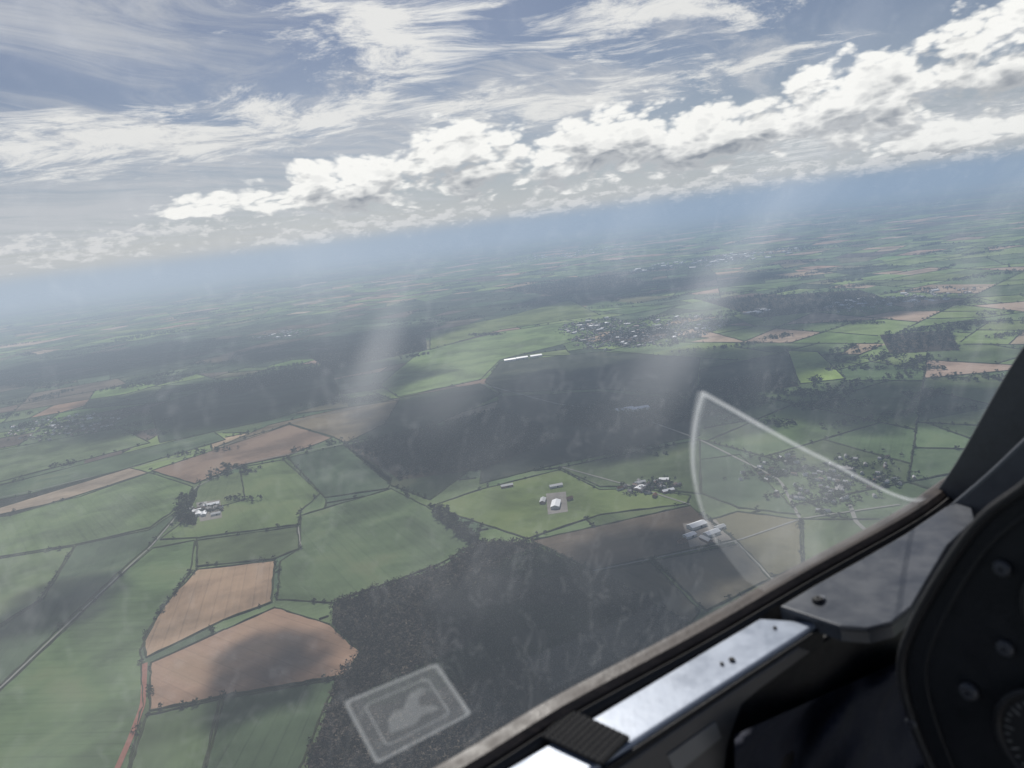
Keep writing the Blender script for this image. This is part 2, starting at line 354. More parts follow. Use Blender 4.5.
# ---------------- trees
def templates(k,ntri,seed,bare):
    r=np.random.default_rng(seed); T=[]
    for _ in range(k):
        u=r.normal(size=(ntri,3)); u/=np.linalg.norm(u,axis=1)[:,None]; rad=r.uniform(.45,1,ntri)**.6
        c=u*rad[:,None]*np.array([.5,.5,.42])*(1+.25*np.sin(u[:,:1]*4+u[:,1:2]*3+r.uniform(0,6))); c[:,2]+=.60
        s=(.17 if bare else .24)*(24/ntri)**.4
        tri=c[:,None,:]+r.normal(size=(ntri,3,3))*s*np.array([1,1,.7])
        tr=np.array([[[-.035,0,0],[.035,0,0],[0,0,.6]],[[0,-.035,0],[0,.035,0],[0,0,.6]]])
        T.append(np.concatenate([tri,tr]))
    return np.array(T)
def forest(name,P,H,col,ntri,seed,z0=GZ,var=.35,tv=(.5,1.6)):
    n=len(P)
    if n==0: return
    T=templates(10,ntri,seed,ntri>28); r=np.random.default_rng(seed+1)
    k=r.integers(0,10,n); an=r.uniform(0,6.283,n); h=H*r.uniform(.65,1.25,n); wd=h*r.uniform(.8,1.2,n)
    t=T[k]; x=t[...,0]*np.cos(an)[:,None,None]-t[...,1]*np.sin(an)[:,None,None]; y=t[...,0]*np.sin(an)[:,None,None]+t[...,1]*np.cos(an)[:,None,None]
    V=np.stack([x*wd[:,None,None]+P[:,0][:,None,None],y*wd[:,None,None]+P[:,1][:,None,None],np.maximum(t[...,2],-.02)*h[:,None,None]+z0],-1)
    nt_=T.shape[1]; c=np.array(col)[None] if np.ndim(col)==1 else col
    c=np.broadcast_to(c,(n,3))*r.uniform(1-var,1+var,(n,1))
    big=1+.35*np.sin(P[:,0]/37+np.sin(P[:,1]/51)*2)*np.sin(P[:,1]/43+1); c=c*big[:,None]
    C=np.repeat(c[:,None,:],nt_,1)*r.uniform(tv[0],tv[1],(n,nt_,1))
    npmesh(name,V.reshape(-1,3),np.arange(n*nt_*3).reshape(-1,3),M_leaf,C.reshape(-1,3))
    print(name,n,time.time()-T0)
def fillpoly(poly,s,cap=8000):
    P=np.array(poly); x0,y0=P.min(0); x1,y1=P.max(0)
    gx,gy=np.meshgrid(np.arange(x0,x1,s),np.arange(y0,y1,s)); Q=np.stack([gx.ravel(),gy.ravel()],1)+rng.uniform(-.6,.6,(gx.size,2))*s
    Q=Q[pip(Q,poly)]
    if len(Q)>cap: Q=Q[rng.choice(len(Q),cap,False)]
    hole=np.sin(Q[:,0]/61+2*np.sin(Q[:,1]/83))*np.sin(Q[:,1]/57)>.86
    return Q[~hole]
far=[];farc=[]
for i,(poly,s,h,c) in enumerate(WP):
    Q=fillpoly(poly,s,14000 if i==0 else 3500)
    if i==0:
        Q=Q[rng.random(len(Q))<.9]
        mixv=np.sin(Q[:,0]/90+np.sin(Q[:,1]/70)*1.5)*np.sin(Q[:,1]/110+.5)
        cc=np.where((mixv>.4)[:,None],np.array([.028,.036,.022]),np.where((rng.random(len(Q))<.12)[:,None],np.array([.085,.070,.056]),np.array(c)))
        forest("woodland",Q,h*1.2,cc,32,3,GZ+1.2,.25,(.75,1.3))
    else: far.append(Q); farc.append(np.tile(np.array(c),(len(Q),1)))
far_all=np.concatenate(far); 
forest("distant_woodland",far_all,16,np.concatenate(farc),12,11)
Q=[]
for _ in range(420):
    px,py=random.uniform(-40,1060),None
    py=(210+ 250*random.random()**1.5)+ (512-px)*.127+12
    x,y=gnd(px,py); d=math.hypot(x,y)
    if d>24000: continue
    if any(pip(np.array([[x,y]]),rg)[0] for rg in regions[:34]): continue
    sx,sy=random.uniform(30,130)*(1+d/5000),random.uniform(8,30)*(1+d/8000); an=random.gauss(0,.5); k=int(min(100,4+sx*sy/110))
    u=rng.uniform(-1,1,(k,2))*[sx,sy]; Q.append(np.stack([x+u[:,0]*math.cos(an)-u[:,1]*math.sin(an),y+u[:,0]*math.sin(an)+u[:,1]*math.cos(an)],1))
Q=np.concatenate(Q); forest("copse_trees",Q,13,(.028,.035,.024),10,21)
TP=np.array(treepts); TP=TP[rng.choice(len(TP),min(len(TP),18000),False)]; forest("hedgerow_trees",TP,9,(.034,.040,.024),20,31)
# ---------------- settlements
def houses(name,L):
    V=[];Fs=[];C=[]
    for (x,y,an,wd,ln,h,rh,wc,rc) in L:
        ca,sa=math.cos(an),math.sin(an); i=len(V)
        pts=[(-ln,-wd,0),(ln,-wd,0),(ln,wd,0),(-ln,wd,0),(-ln,-wd,h),(ln,-wd,h),(ln,wd,h),(-ln,wd,h),(-ln,0,h+rh),(ln,0,h+rh)]
        V+=[(x+(p*ca-q*sa)/2,y+(p*sa+q*ca)/2,GZ+.5+r) for p,q,r in pts]
        for f in [(0,1,5,4),(2,3,7,6),(1,2,6,5),(3,0,4,7)]: Fs.append([i+q for q in f]); C.append(wc)
        for f in [(4,5,9,8),(7,8,9,6)]: Fs.append([i+q for q in f]); C.append(rc)
        for f in ((5,6,9),(7,4,8)): Fs.append([i+q for q in f]); C.append(wc)
    me=bpy.data.meshes.new(name); me.from_pydata(V,[],Fs); me.update()
    at=me.attributes.new('fcol','FLOAT_COLOR','FACE'); at.data.foreach_set('color',np.array([list(c)+[1] for c in C],np.float32).ravel())
    return link(name,me,M_house)
WC=[(.5,.48,.44),(.36,.27,.22),(.28,.18,.14),(.6,.59,.56)]; RC=[(.16,.10,.075),(.17,.165,.165),(.12,.115,.115),(.30,.30,.31)]
gardens=[]
def town(name,px,py,rx,ry,n,big=.06,scale=1,gt=2):
    L=[]; base=random.uniform(0,1.5)
    for _ in range(n):
        r=random.random()**.7; t=random.uniform(0,6.283)
        x,y=gnd(px+rx*r*math.cos(t),py+ry*r*math.sin(t)-rx*r*math.cos(t)*.127)
        b=random.random()<big
        wd=random.uniform(7,10)*(2.4 if b else 1)*scale; ln=random.uniform(9,18)*(2.6 if b else 1)*scale
        L.append((x,y,base+random.choice([0,1.57])+random.gauss(0,.25),wd,ln,(6 if b else 5)*scale,(2.5 if b else 3)*scale,random.choice(WC),(.6,.61,.63) if b and random.random()<.7 else random.choice(RC)))
        for _ in range(gt): gardens.append((x+random.gauss(0,22*scale),y+random.gauss(0,22*scale)))
    houses(name,L)
town("town",650,332,78,15,480,.05,1,3); town("town",590,326,32,7,120,.10,1.1,3)
town("village",60,428,60,12,120,.05,1,3); town("village",840,485,75,28,70,.02,.9,3); town("village",770,470,35,14,20,.04,.9,3)
town("village",207,509,17,6,20,.15,1,2); town("village",650,487,32,7,28,.08,1,2); town("village",430,249,60,4,140,.3,2); town("village",760,312,14,2,10,.9,1.6)
town("village",900,300,80,8,110,.08,1.3);town("village",280,335,30,4,60,.1,1.3);town("village",720,260,90,5,160,.2,1.8);town("village",560,255,70,4,120,.25,2)
forest("garden_trees",np.array(gardens),9,(.032,.04,.024),10,41)
def building(name,px,py,heading,wd,ln,h,rh,wall,roof,windows=4):
    x,y=gnd(px,py); e=bpy.data.objects.new(name,None); sc.collection.objects.link(e); e.location=(x,y,GZ+.9); e.rotation_euler=(0,0,math.radians(heading))
    a,b=ln/2,wd/2
    V=[(-a,-b,0),(a,-b,0),(a,b,0),(-a,b,0),(-a,-b,h),(a,-b,h),(a,b,h),(-a,b,h),(-a,0,h+rh),(a,0,h+rh)]
    me=bpy.data.meshes.new("walls"); me.from_pydata(V,[],[(0,1,5,4),(2,3,7,6),(1,2,6,9,5),(3,0,4,8,7)]); link("walls",me,wall,e)
    o=.6; k=rh/b; V=[]
    for sgn in(-1,1):
        for X in(-a-o,a+o):
            V+=[(X,sgn*(b+o),h-o*k+.15),(X,0,h+rh+.15),(X,sgn*(b+o),h-o*k+.4),(X,0,h+rh+.4)]
    fs=[]
    for s in(0,8): fs+=[(s,s+1,s+5,s+4),(s+2,s+3,s+7,s+6),(s,s+2,s+6,s+4),(s,s+1,s+3,s+2),(s+4,s+5,s+7,s+6)]
    me=bpy.data.meshes.new("roof"); me.from_pydata(V,[],fs); link("roof",me,roof,e)
    def box(nm,cx,cy,cz,sx,sy,sz,m):
        v=[(cx+i*sx/2,cy+j*sy/2,cz+l*sz/2) for i in(-1,1) for j in(-1,1) for l in(-1,1)]
        me=bpy.data.meshes.new(nm); me.from_pydata(v,[],[(0,1,3,2),(4,6,7,5),(0,4,5,1),(2,3,7,6),(0,2,6,4),(1,5,7,3)]); link(nm,me,m,e)
    box("door",a*.2,-b,1.6 if windows else 2.2,1.2 if windows else 5,.12,3.0 if windows else 4.2,M_dark)
    for i in range(windows):
        X=-a+(i+.5)*ln/windows
        for s in(-1,1): box("window",X,s*b,h*.75,1.3,.14,1.2,M_dark)
for p in [(697,527,25,22,42,6,4,M_render,M_white,0),(712,535,25,18,34,6,4,M_render,M_white,0),(690,537,25,16,26,5,3,M_render,M_white,0),(706,541,115,12,30,5,3,M_brick,M_grey,0),(720,529,25,14,24,5,3,M_render,M_grey,0),
          (556,506,80,22,46,6,4,M_render,M_white,0),(543,502,80,14,30,5,3,M_brick,M_grey,0),(556,487,10,16,36,5,3,M_render,M_grey,0),(507,487,10,14,34,5,3,M_brick,M_grey,0),
          (212,506,15,20,44,6,4,M_render,M_white,0),(204,515,105,14,28,5,3,M_render,M_white,0),(216,515,15,14,26,5,3,M_render,M_grey,0),(640,484,15,14,30,5,3,M_render,M_grey,0),(668,492,15,14,32,5,3,M_brick,M_white,0)]:
    building("barn",*p)
for p in [(198,511,30,9,16,5.5,3.5,M_render,M_tile,4),(682,543,20,9,18,5.5,3.5,M_brick,M_tile,4),(620,490,20,9,16,5.5,3.5,M_render,M_tile,4),(655,497,60,9,14,5.5,3.5,M_brick,M_tile,3),(570,500,20,9,15,5.5,3.5,M_brick,M_tile,3)]:
    building("farmhouse",*p)
for p in [(510,361,8),(522,359,8),(536,357,8),(625,411,5),(640,410,5)]: building("warehouse",p[0],p[1],p[2],34,64,9,4,M_render,M_white,0)
field_mesh("farm_yard",[([gnd(*q) for q in [(683,524),(716,520),(732,540),(690,548)]],(.2,.19,.17),0),([gnd(*q) for q in [(546,494),(566,492),(568,512),(548,515)]],(.2,.19,.17),0),([gnd(*q) for q in [(196,503),(220,500),(222,518),(200,522)]],(.16,.15,.13),0)],GZ+1.1)
# ---------------- roads
def road(name,pix,wd,mat=None):
    P=[gnd(*p) for p in pix]; V=[];Fs=[]; Q=[]
    for i in range(len(P)-1):
        for k in range(8): Q.append((P[i][0]+(P[i+1][0]-P[i][0])*k/8,P[i][1]+(P[i+1][1]-P[i][1])*k/8))
    Q.append(P[-1])
    Q=[Q[0]]+[((Q[i-1][0]+Q[i][0]*2+Q[i+1][0])/4,(Q[i-1][1]+Q[i][1]*2+Q[i+1][1])/4) for i in range(1,len(Q)-1)]+[Q[-1]]
    for i,q in enumerate(Q):
        a=Q[max(0,i-1)];b=Q[min(len(Q)-1,i+1)];L=math.hypot(b[0]-a[0],b[1]-a[1]) or 1; nx,ny=-(b[1]-a[1])/L*wd/2,(b[0]-a[0])/L*wd/2
        V+=[(q[0]+nx,q[1]+ny,GZ+1.9),(q[0]-nx,q[1]-ny,GZ+1.9)]
        if i: Fs.append((2*i-2,2*i-1,2*i+1,2*i))
    me=bpy.data.meshes.new(name); me.from_pydata(V,[],Fs); link(name,me,mat or M_road)
road("farm_track",[(-90,764),(0,689),(61,631),(120,575),(151,547),(184,508),(196,487),(250,462),(345,444)],4.5)
road("road",[(-60,510),(30,492),(140,466),(220,447),(300,420),(400,399)],5)
road("road",[(592,572),(735,542),(802,519),(900,505)],5); road("road",[(735,542),(775,582),(790,600)],6)
road("road",[(690,505),(640,489),(560,467)],5); road("road",[(800,519),(780,480),(700,440),(620,411)],7)
road("road",[(620,411),(560,405),(480,384)],7); road("road",[(850,505),(856,522),(870,535)],9)
road("farm_track",[(298,527),(301,550)],4)
road("red_reflection_streak",[(145,664),(143,705),(131,738),(118,768),(105,800)],9,M_red)  # red canopy reflection, laid as a coloured strip on the ground
# ---------------- unseen clouds, added above the view to throw shadows on the fields
M_cl=bpy.data.materials.new("shadow_cloud_vapour"); M_cl.use_nodes=True; nt=M_cl.node_tree; nt.nodes.clear(); N=NT(nt)
p=nt.nodes.new('ShaderNodeTexCoord').outputs['Object']
tr=nt.nodes.new('ShaderNodeBsdfTransparent'); df=nt.nodes.new('ShaderNodeBsdfDiffuse'); df.inputs[0].default_value=(.9,.9,.9,1); tl=nt.nodes.new('ShaderNodeBsdfTranslucent'); tl.inputs[0].default_value=(.9,.9,.9,1)
ad=nt.nodes.new('ShaderNodeMixShader'); ad.inputs[0].default_value=.5; nt.links.new(df.outputs[0],ad.inputs[1]); nt.links.new(tl.outputs[0],ad.inputs[2])
rad=N.v('LENGTH',N.v('MULTIPLY',p,(1,1,0))); n_=N.noise(N.v('MULTIPLY',p,(1.7,1.7,0)),1,3,.6)
al=N.ss(N.m('ADD',N.m('SUBTRACT',1.0,rad),N.m('MULTIPLY',N.m('SUBTRACT',n_,.5),1.5)),.0,.42,0,.80)
mx=nt.nodes.new('ShaderNodeMixShader'); N.put(al,mx.inputs[0]); nt.links.new(tr.outputs[0],mx.inputs[1]); nt.links.new(ad.outputs[0],mx.inputs[2])
o=nt.nodes.new('ShaderNodeOutputMaterial'); nt.links.new(mx.outputs[0],o.inputs[0])
sh=Vector((sd.x,sd.y,0))/sd.z
for (px,py,rx,ry) in [(540,425,210,54),(225,402,190,28),(560,640,140,75),(700,372,140,24),(90,366,150,14),(880,405,110,27),(640,290,140,8),(650,560,85,30),(265,665,60,20),(820,315,130,12),(330,345,120,10),(60,600,60,20)]:
    c=gnd(px,py); xa=gnd(px-rx,py+rx*.127);xb=gnd(px+rx,py-rx*.127);ya=gnd(px,py+ry);yb=gnd(px,py-ry)
    d=math.hypot(*c); h=(700+.5*d)/.5
    bm=bmesh.new(); bmesh.ops.create_icosphere(bm,subdivisions=4,radius=1)
    s1,s2=random.uniform(0,9),random.uniform(0,9)
    for v in bm.verts:
        k=1+.18*math.sin(v.co.x*5+s1+math.sin(v.co.y*4+s2)*1.5)*math.sin(v.co.y*5+s2)+.08*math.sin(v.co.x*13+v.co.z*9)*math.sin(v.co.y*12+s1)
        v.co*=k
        if v.co.z<0: v.co.z*=.3
    me=bpy.data.meshes.new("shadow_cloud"); bm.to_mesh(me); bm.free()
    for q in me.polygons: q.use_smooth=True
    ob=link("shadow_cloud",me,M_cl); ob.location=(c[0]+sh.x*h,(ya[1]+yb[1])/2+sh.y*h,GZ+h)
    ob.scale=((xb[0]-xa[0])/2*1.15,max((yb[1]-ya[1])/2*1.15,120),120)
# ================= COCKPIT (around the eye at the origin)
def cmat(name,c,rough=.5,metal=0,bump=0,bs=200,var=.1,spec=.5,vs=25,coat=0):
    m=bpy.data.materials.new(name); m.use_nodes=True; nt=m.node_tree; N=NT(nt); b=nt.nodes['Principled BSDF']
    tcn=nt.nodes.new('ShaderNodeTexCoord'); p=tcn.outputs['Object']
    n=N.noise(p,vs,6,.65)
    N.put(N.mix(n,[x*(1-var*2) for x in c],[x*(1+var*2) for x in c]),b.inputs['Base Color'])
    N.put(N.ss(n,.3,.7,max(.02,rough-.1),min(1,rough+.12)),b.inputs['Roughness'])
    b.inputs['Metallic'].default_value=metal; b.inputs['Specular IOR Level'].default_value=spec; b.inputs['Coat Weight'].default_value=coat
    if bump:
        bp=nt.nodes.new('ShaderNodeBump'); bp.inputs['Strength'].default_value=bump; bp.inputs['Distance'].default_value=.002
        N.put(N.noise(p,bs,4,.6),bp.inputs['Height']); nt.links.new(bp.outputs[0],b.inputs['Normal'])
    return m
K_alu=cmat("painted_sill",(.30,.34,.41),.42,.15,.15,60,.14)
K_plate=cmat("grey_coaming_paint",(.075,.082,.095),.38,.1,.1,50,.2)
K_frame=cmat("weathered_canopy_frame",(.055,.045,.040),.5,0,.4,120,.3,.35)
K_wall=cmat("grey_trim",(.12,.115,.11),.75,0,.5,300,.12)
K_black=cmat("matt_black",(.012,.012,.014),.6,0,.3,300,.2)
K_panel=cmat("instrument_panel_black",(.014,.015,.018),.5,0,.3,300,.2,.3)
K_rub=cmat("velcro",(.012,.012,.013),.95,0,1,900,.3)
K_steel=cmat("screw_steel",(.35,.35,.36),.3,.9)
K_grey=cmat("panel_screw_grey",(.05,.052,.06),.5)
K_navy=cmat("navy_fabric",(.015,.018,.032),.9,0,.6,500,.2)
K_white=cmat("placard_white",(.22,.22,.215),.6)
K_skin=cmat("white_gelcoat",(.7,.7,.7),.25)
def obj(name,V,Fs,mat,parent=None,bevel=0,smooth=False,sub=0):
    me=bpy.data.meshes.new(name); me.from_pydata([tuple(v) for v in V],[],Fs); me.update()
    ob=link(name,me,mat,parent)
    bm=bmesh.new(); bm.from_mesh(me); bmesh.ops.recalc_face_normals(bm,faces=bm.faces); bm.to_mesh(me); bm.free()
    if bevel: 
        b=ob.modifiers.new("bevel",'BEVEL'); b.width=bevel; b.segments=3; b.limit_method='ANGLE'
    if smooth:
        for p in me.polygons: p.use_smooth=True
    return ob
def prism(name,pts,vec,mat,parent=None,bevel=.001):
    n=len(pts); V=list(pts)+[p+vec for p in pts]
    return obj(name,V,[tuple(range(n)),tuple(range(2*n-1,n-1,-1))]+[(i,(i+1)%n,n+(i+1)%n,n+i) for i in range(n)],mat,parent,bevel)
def tube(name,pts,rad,mat,parent=None,taper=None):
    cu=bpy.data.curves.new(name,'CURVE'); cu.dimensions='3D'; s=cu.splines.new('POLY'); s.points.add(len(pts)-1)
    for i,p in enumerate(pts):
        s.points[i].co=(p.x,p.y,p.z,1)
        if taper: s.points[i].radius=taper(i/(len(pts)-1))
    cu.bevel_depth=rad; cu.bevel_resolution=3; ob=bpy.data.objects.new(name,cu); sc.collection.objects.link(ob); cu.materials.append(mat)
    if parent: ob.parent=parent
    return ob
def smooth_pts(P,k=6):
    out=[]; n=len(P)
    for i in range(n-1):
        p0,p1,p2,p3=P[max(0,i-1)],P[i],P[i+1],P[min(n-1,i+2)]
        for j in range(k):
            t=j/k; out.append(.5*((2*p1)+(-p0+p2)*t+(2*p0-5*p1+4*p2-p3)*t*t+(-p0+3*p1-3*p2+p3)*t**3))
    out.append(P[-1]); return out
def empty(n):
    e=bpy.data.objects.new(n,None); sc.collection.objects.link(e); return e
Z=Vector((0,0,1)); ZS=-.43
def on(px,py,pt,nrm):
    d=ray(px,py); return d*(pt.dot(nrm)/d.dot(nrm))
def sill(px,py,z=ZS): return on(px,py,Vector((0,0,z)),Z)
A0=sill(462,768); B0=sill(930,500); ax=(B0-A0).normalized(); wx=ax.cross(Z).normalized()
def loc(t,wv,z): return Vector((A0.x,A0.y,0))+ax*t+wx*wv+Z*z
canopy=empty("aircraft_canopy")
railpix=[(462,768),(560,708),(690,638),(800,575),(900,520),(940,492),(985,458),(1024,425)]
rp=[sill(*p) for p in railpix]
back=[rp[0]-ax*q for q in(1.3,.8,.4,.15)]; fw=[rp[-1]+(ax*.93+wx*.15)*q for q in(.2,.5,.8)]
rail=smooth_pts(back+rp+fw,5)
V=[];Fs=[];nth=48; base=A0+wx*.5
for p in rail:
    r=max(.2,(base-p).dot(wx))
    for j in range(nth+1):
        th=math.pi*j/nth; cx_=math.copysign(abs(math.cos(th))**.85,math.cos(th)); V.append(p+wx*(r-r*cx_)+Z*(.66*math.sin(th)**.9))
for i in range(len(rail)-1):
    for j in range(nth): q=i*(nth+1)+j; Fs.append((q,q+1,q+nth+2,q+nth+1))
bvh=BVHTree.FromPolygons([tuple(v) for v in V],Fs)
def ong(px,py,off=.004):
    d=ray(px,py).normalized(); h=bvh.ray_cast(Vector((0,0,0)),d)
    if h[0] is None: return d*1.5
    return h[0]-d*off
def glass(name,haze,extra=.0,scr=.05,streaks=()):
    m=bpy.data.materials.new(name); m.use_nodes=True; nt=m.node_tree; nt.nodes.clear(); N=NT(nt)
    tr=nt.nodes.new('ShaderNodeBsdfTransparent'); tr.inputs[0].default_value=(.98,.985,.985,1)
    gl=nt.nodes.new('ShaderNodeBsdfGlossy'); gl.inputs['Roughness'].default_value=.03
    lw=nt.nodes.new('ShaderNodeLayerWeight'); lw.inputs[0].default_value=.5
    f=N.m('ADD',N.m('MULTIPLY',N.m('POWER',lw.outputs['Facing'],5.0),.30),.02)
    m1=nt.nodes.new('ShaderNodeMixShader'); N.put(f,m1.inputs[0]); nt.links.new(tr.outputs[0],m1.inputs[1]); nt.links.new(gl.outputs[0],m1.inputs[2])
    tl=nt.nodes.new('ShaderNodeBsdfTranslucent'); tl.inputs[0].default_value=(.85,.87,.9,1)
    p=nt.nodes.new('ShaderNodeTexCoord').outputs['Object']
    n1=N.noise(p,5,3,.6,.5); n3=N.noise(N.v('MULTIPLY',p,(180,60,180)),1,2,.6)
    hz=N.m('ADD',haze,N.m('MULTIPLY',N.ss(n1,.45,.75),scr)); hz=N.m('ADD',hz,N.m('MULTIPLY',N.ss(n3,.62,.74),scr*.5))
    if streaks:
        n4=N.noise(N.v('ADD',N.v('MULTIPLY',p,(14,14,4)),N.v('MULTIPLY',N.comb(n1,n1,n1),(3,3,3))),1,4,.7)
        hz=N.m('ADD',hz,N.m('MULTIPLY',N.ss(N.m('ABSOLUTE',N.m('SUBTRACT',n4,.5)),.012,.0),.035))
    for (pa,pb,w0,w1,k) in streaks:      # reflected light beams, painted into the perspex as haze bands
        A=ong(*pa,0);B=ong(*pb,0); ab=B-A; q=N.v('SUBTRACT',p,tuple(A)); t=N.m('DIVIDE',N.v('DOT_PRODUCT',q,tuple(ab)),ab.dot(ab))
        ds=N.v('LENGTH',N.v('SUBTRACT',q,N.v('MULTIPLY',N.comb(t,t,t),tuple(ab))))
        wd=N.m('ADD',w0,N.m('MULTIPLY',N.m('MINIMUM',N.m('MAXIMUM',t,0.0),1.0),w1-w0)); r=N.m('DIVIDE',N.m('ADD',ds,N.m('MULTIPLY',N.m('SUBTRACT',n1,.5),.04)),wd)
        msk=N.m('MULTIPLY',N.ss(r,1.25,.1),N.m('MULTIPLY',N.ss(t,-.2,.5),N.ss(t,1.15,.6)))
        hz=N.m('ADD',hz,N.m('MULTIPLY',msk,k))
    m2=nt.nodes.new('ShaderNodeMixShader'); N.put(N.m('ADD',hz,extra),m2.inputs[0]); nt.links.new(m1.outputs[0],m2.inputs[1]); nt.links.new(tl.outputs[0],m2.inputs[2])
    o=nt.nodes.new('ShaderNodeOutputMaterial'); nt.links.new(m2.outputs[0],o.inputs[0]); return m
ST=[((800,180),(620,440),.030,.055,.10),((402,290),(350,435),.012,.024,.11),((500,330),(420,430),.03,.03,.055),((950,230),(1015,350),.03,.03,.07),((860,420),(760,560),.06,.08,.05),((720,250),(690,340),.02,.05,.03)]  # light beams seen in the canopy, drawn as haze on it
M_glass=glass("scratched_perspex",.03,0,.05,ST)
shell=obj("perspex_shell",V,Fs,M_glass,canopy,smooth=True)
def sweep(name,path,sec,mat,parent,bevel=0):
    V=[];Fs=[];n=len(sec)
    for p in path:
        for (a,b) in sec: V.append(p+wx*a+Z*b)
    for i in range(len(path)-1):
        for j in range(n): q=i*n+j; q2=i*n+(j+1)%n; Fs.append((q,q2,q2+n,q+n))
    return obj(name,V,Fs,mat,parent,bevel,smooth=False)
sweep("frame_rail",rail,[(-.012,-.03),(-.012,.004),(-.004,.010),(.010,.009),(.015,.004),(.016,-.03)],K_frame,canopy)
sweep("rubber_seal",rail,[(.0165,-.03),(.0165,.001),(.020,.003),(.023,-.001),(.023,-.03)],K_black,canopy)
vent=empty("canopy_vent_window"); 
vo=[(703,393),(730,408),(760,425),(800,447),(830,462),(870,483),(893,494),(915,500),(935,494),(960,474),(985,448),(1005,412)]
edge=smooth_pts([ong(*p,.006) for p in vo],4)
left=[(703,393),(697,415),(693,445),(694,475),(702,510),(718,545),(745,580),(765,592)]
ledge=smooth_pts([ong(*p,.006) for p in left[:6]],4)
M_rim=glass("perspex_edge",.15,0,.14); M_rim2=glass("perspex_edge_soft",.09,0,.07); M_fog=glass("fogged_perspex",.07,0,.12)
tube("upper_lip",edge,.0024,M_rim,vent); tube("front_lip",ledge,.0055,M_rim2,vent,lambda t:1-.85*t); tube("front_lip_core",ledge[:14],.0022,M_rim,vent,lambda t:1-.8*t)
poly=left+[(800,573),(860,541),(905,515),(925,501)]+[v for v in vo[::-1] if v[0]<925][:-1]
cpt=(800,510)
rings=[1,.93,.75,.5,.25]
V=[];Fs=[];n=len(poly)
for k in rings:
    for p in poly: V.append(ong(cpt[0]+(p[0]-cpt[0])*k,cpt[1]+(p[1]-cpt[1])*k,.010))
for i in range(len(rings)-1):
    for j in range(n): Fs.append((i*n+j,i*n+(j+1)%n,(i+1)*n+(j+1)%n,(i+1)*n+j))
Fs.append(tuple((len(rings)-1)*n+j for j in range(n)))
obj("pane",V,Fs,M_fog,vent,smooth=True)
M_lbl=glass("label_reflection_film",.06,0,.08); M_lbl2=glass("label_reflection_print",.15,0,.24)
lbl=empty("label_reflection")  # reflection of a label, built as hazy film on the canopy
c4=[(343,702),(437,663),(472,714),(376,765)]
def q4(u,v): 
    x=(1-u)*(1-v)*c4[0][0]+u*(1-v)*c4[1][0]+u*v*c4[2][0]+(1-u)*v*c4[3][0]; y=(1-u)*(1-v)*c4[0][1]+u*(1-v)*c4[1][1]+u*v*c4[2][1]+(1-u)*v*c4[3][1]; return x,y
def grid(name,f,nu,nv,mat,off,par):
    V=[ong(*f(i/nu,j/nv),off) for i in range(nu+1) for j in range(nv+1)]
    obj(name,V,[(i*(nv+1)+j,i*(nv+1)+j+1,(i+1)*(nv+1)+j+1,(i+1)*(nv+1)+j) for i in range(nu) for j in range(nv)],mat,par,smooth=True)
grid("reflection_film",q4,6,6,M_lbl,.003,lbl)
def loop(a,b,rr=.06):
    P=[]
    for cx_,cy_,s in((1-a-rr,a+rr,-90),(1-a-rr,1-a-rr,0),(a+rr,1-a-rr,90),(a+rr,a+rr,180)):
        for k in range(5): t=math.radians(s+k*22.5); P.append((cx_+rr*math.cos(t),cy_+rr*math.sin(t)))
    Q=[(.5+(x-.5)*b,.5+(y-.5)*b) for x,y in P]; return P,Q
def bandm(name,P,Q,mat):
    n=len(P); V=[ong(*q4(*p),.005) for p in P]+[ong(*q4(*p),.005) for p in Q]
    obj(name,V,[(i,(i+1)%n,n+(i+1)%n,n+i) for i in range(n)],mat,lbl)
P,Q=loop(.0,.92); bandm("reflected_outer_border",P,Q,M_lbl2)
P,Q=loop(.16,.95); bandm("reflected_inner_border",P,Q,M_lbl2)
em=[(.25,.70),(.3,.5),(.38,.42),(.48,.45),(.58,.3),(.72,.25),(.78,.33),(.66,.4),(.62,.52),(.75,.6),(.78,.7),(.6,.66),(.5,.74)]
obj("reflected_emblem",[ong(*q4(*p),.0055) for p in em],[tuple(range(len(em)))],glass("label_reflection_emblem",.09,0,.12),lbl)
sp_=empty("cockpit_sill")
t1=(sill(800,612)-A0).dot(ax)
prism("sill_strip",[loc(-1.3,.024,ZS-.002),loc(t1-.035,.024,ZS-.002),loc(t1+.0,.072,ZS-.002),loc(-1.3,.072,ZS-.002)],Z*-.012,K_alu,sp_,.003)
prism("sill_lip",[loc(-1.3,.0725,ZS-.006),loc(t1+.0,.0725,ZS-.006),loc(t1,.0755,ZS-.006),loc(-1.3,.0755,ZS-.006)],Z*-.022,K_black,sp_,.001)
pl=[(780,606),(815,585),(860,560),(905,534),(945,507),(970,498),(975,520),(948,545),(930,575),(912,606),(892,622),(868,628),(840,626),(810,616)]
prism("coaming_plate",[sill(px,py,ZS+.008) for px,py in pl],Z*-.006,K_plate,sp_,.002)
lip=[sill(px,py,ZS+.006) for px,py in [(780,606),(810,616),(840,626),(868,628),(892,622),(912,606),(930,575),(948,545),(975,520)]]
V=lip+[p-Z*.016+wx*.002 for p in lip]; n=len(lip)
obj("plate_turned_edge",V,[(i,i+1,n+i+1,n+i) for i in range(n-1)],K_plate,sp_)
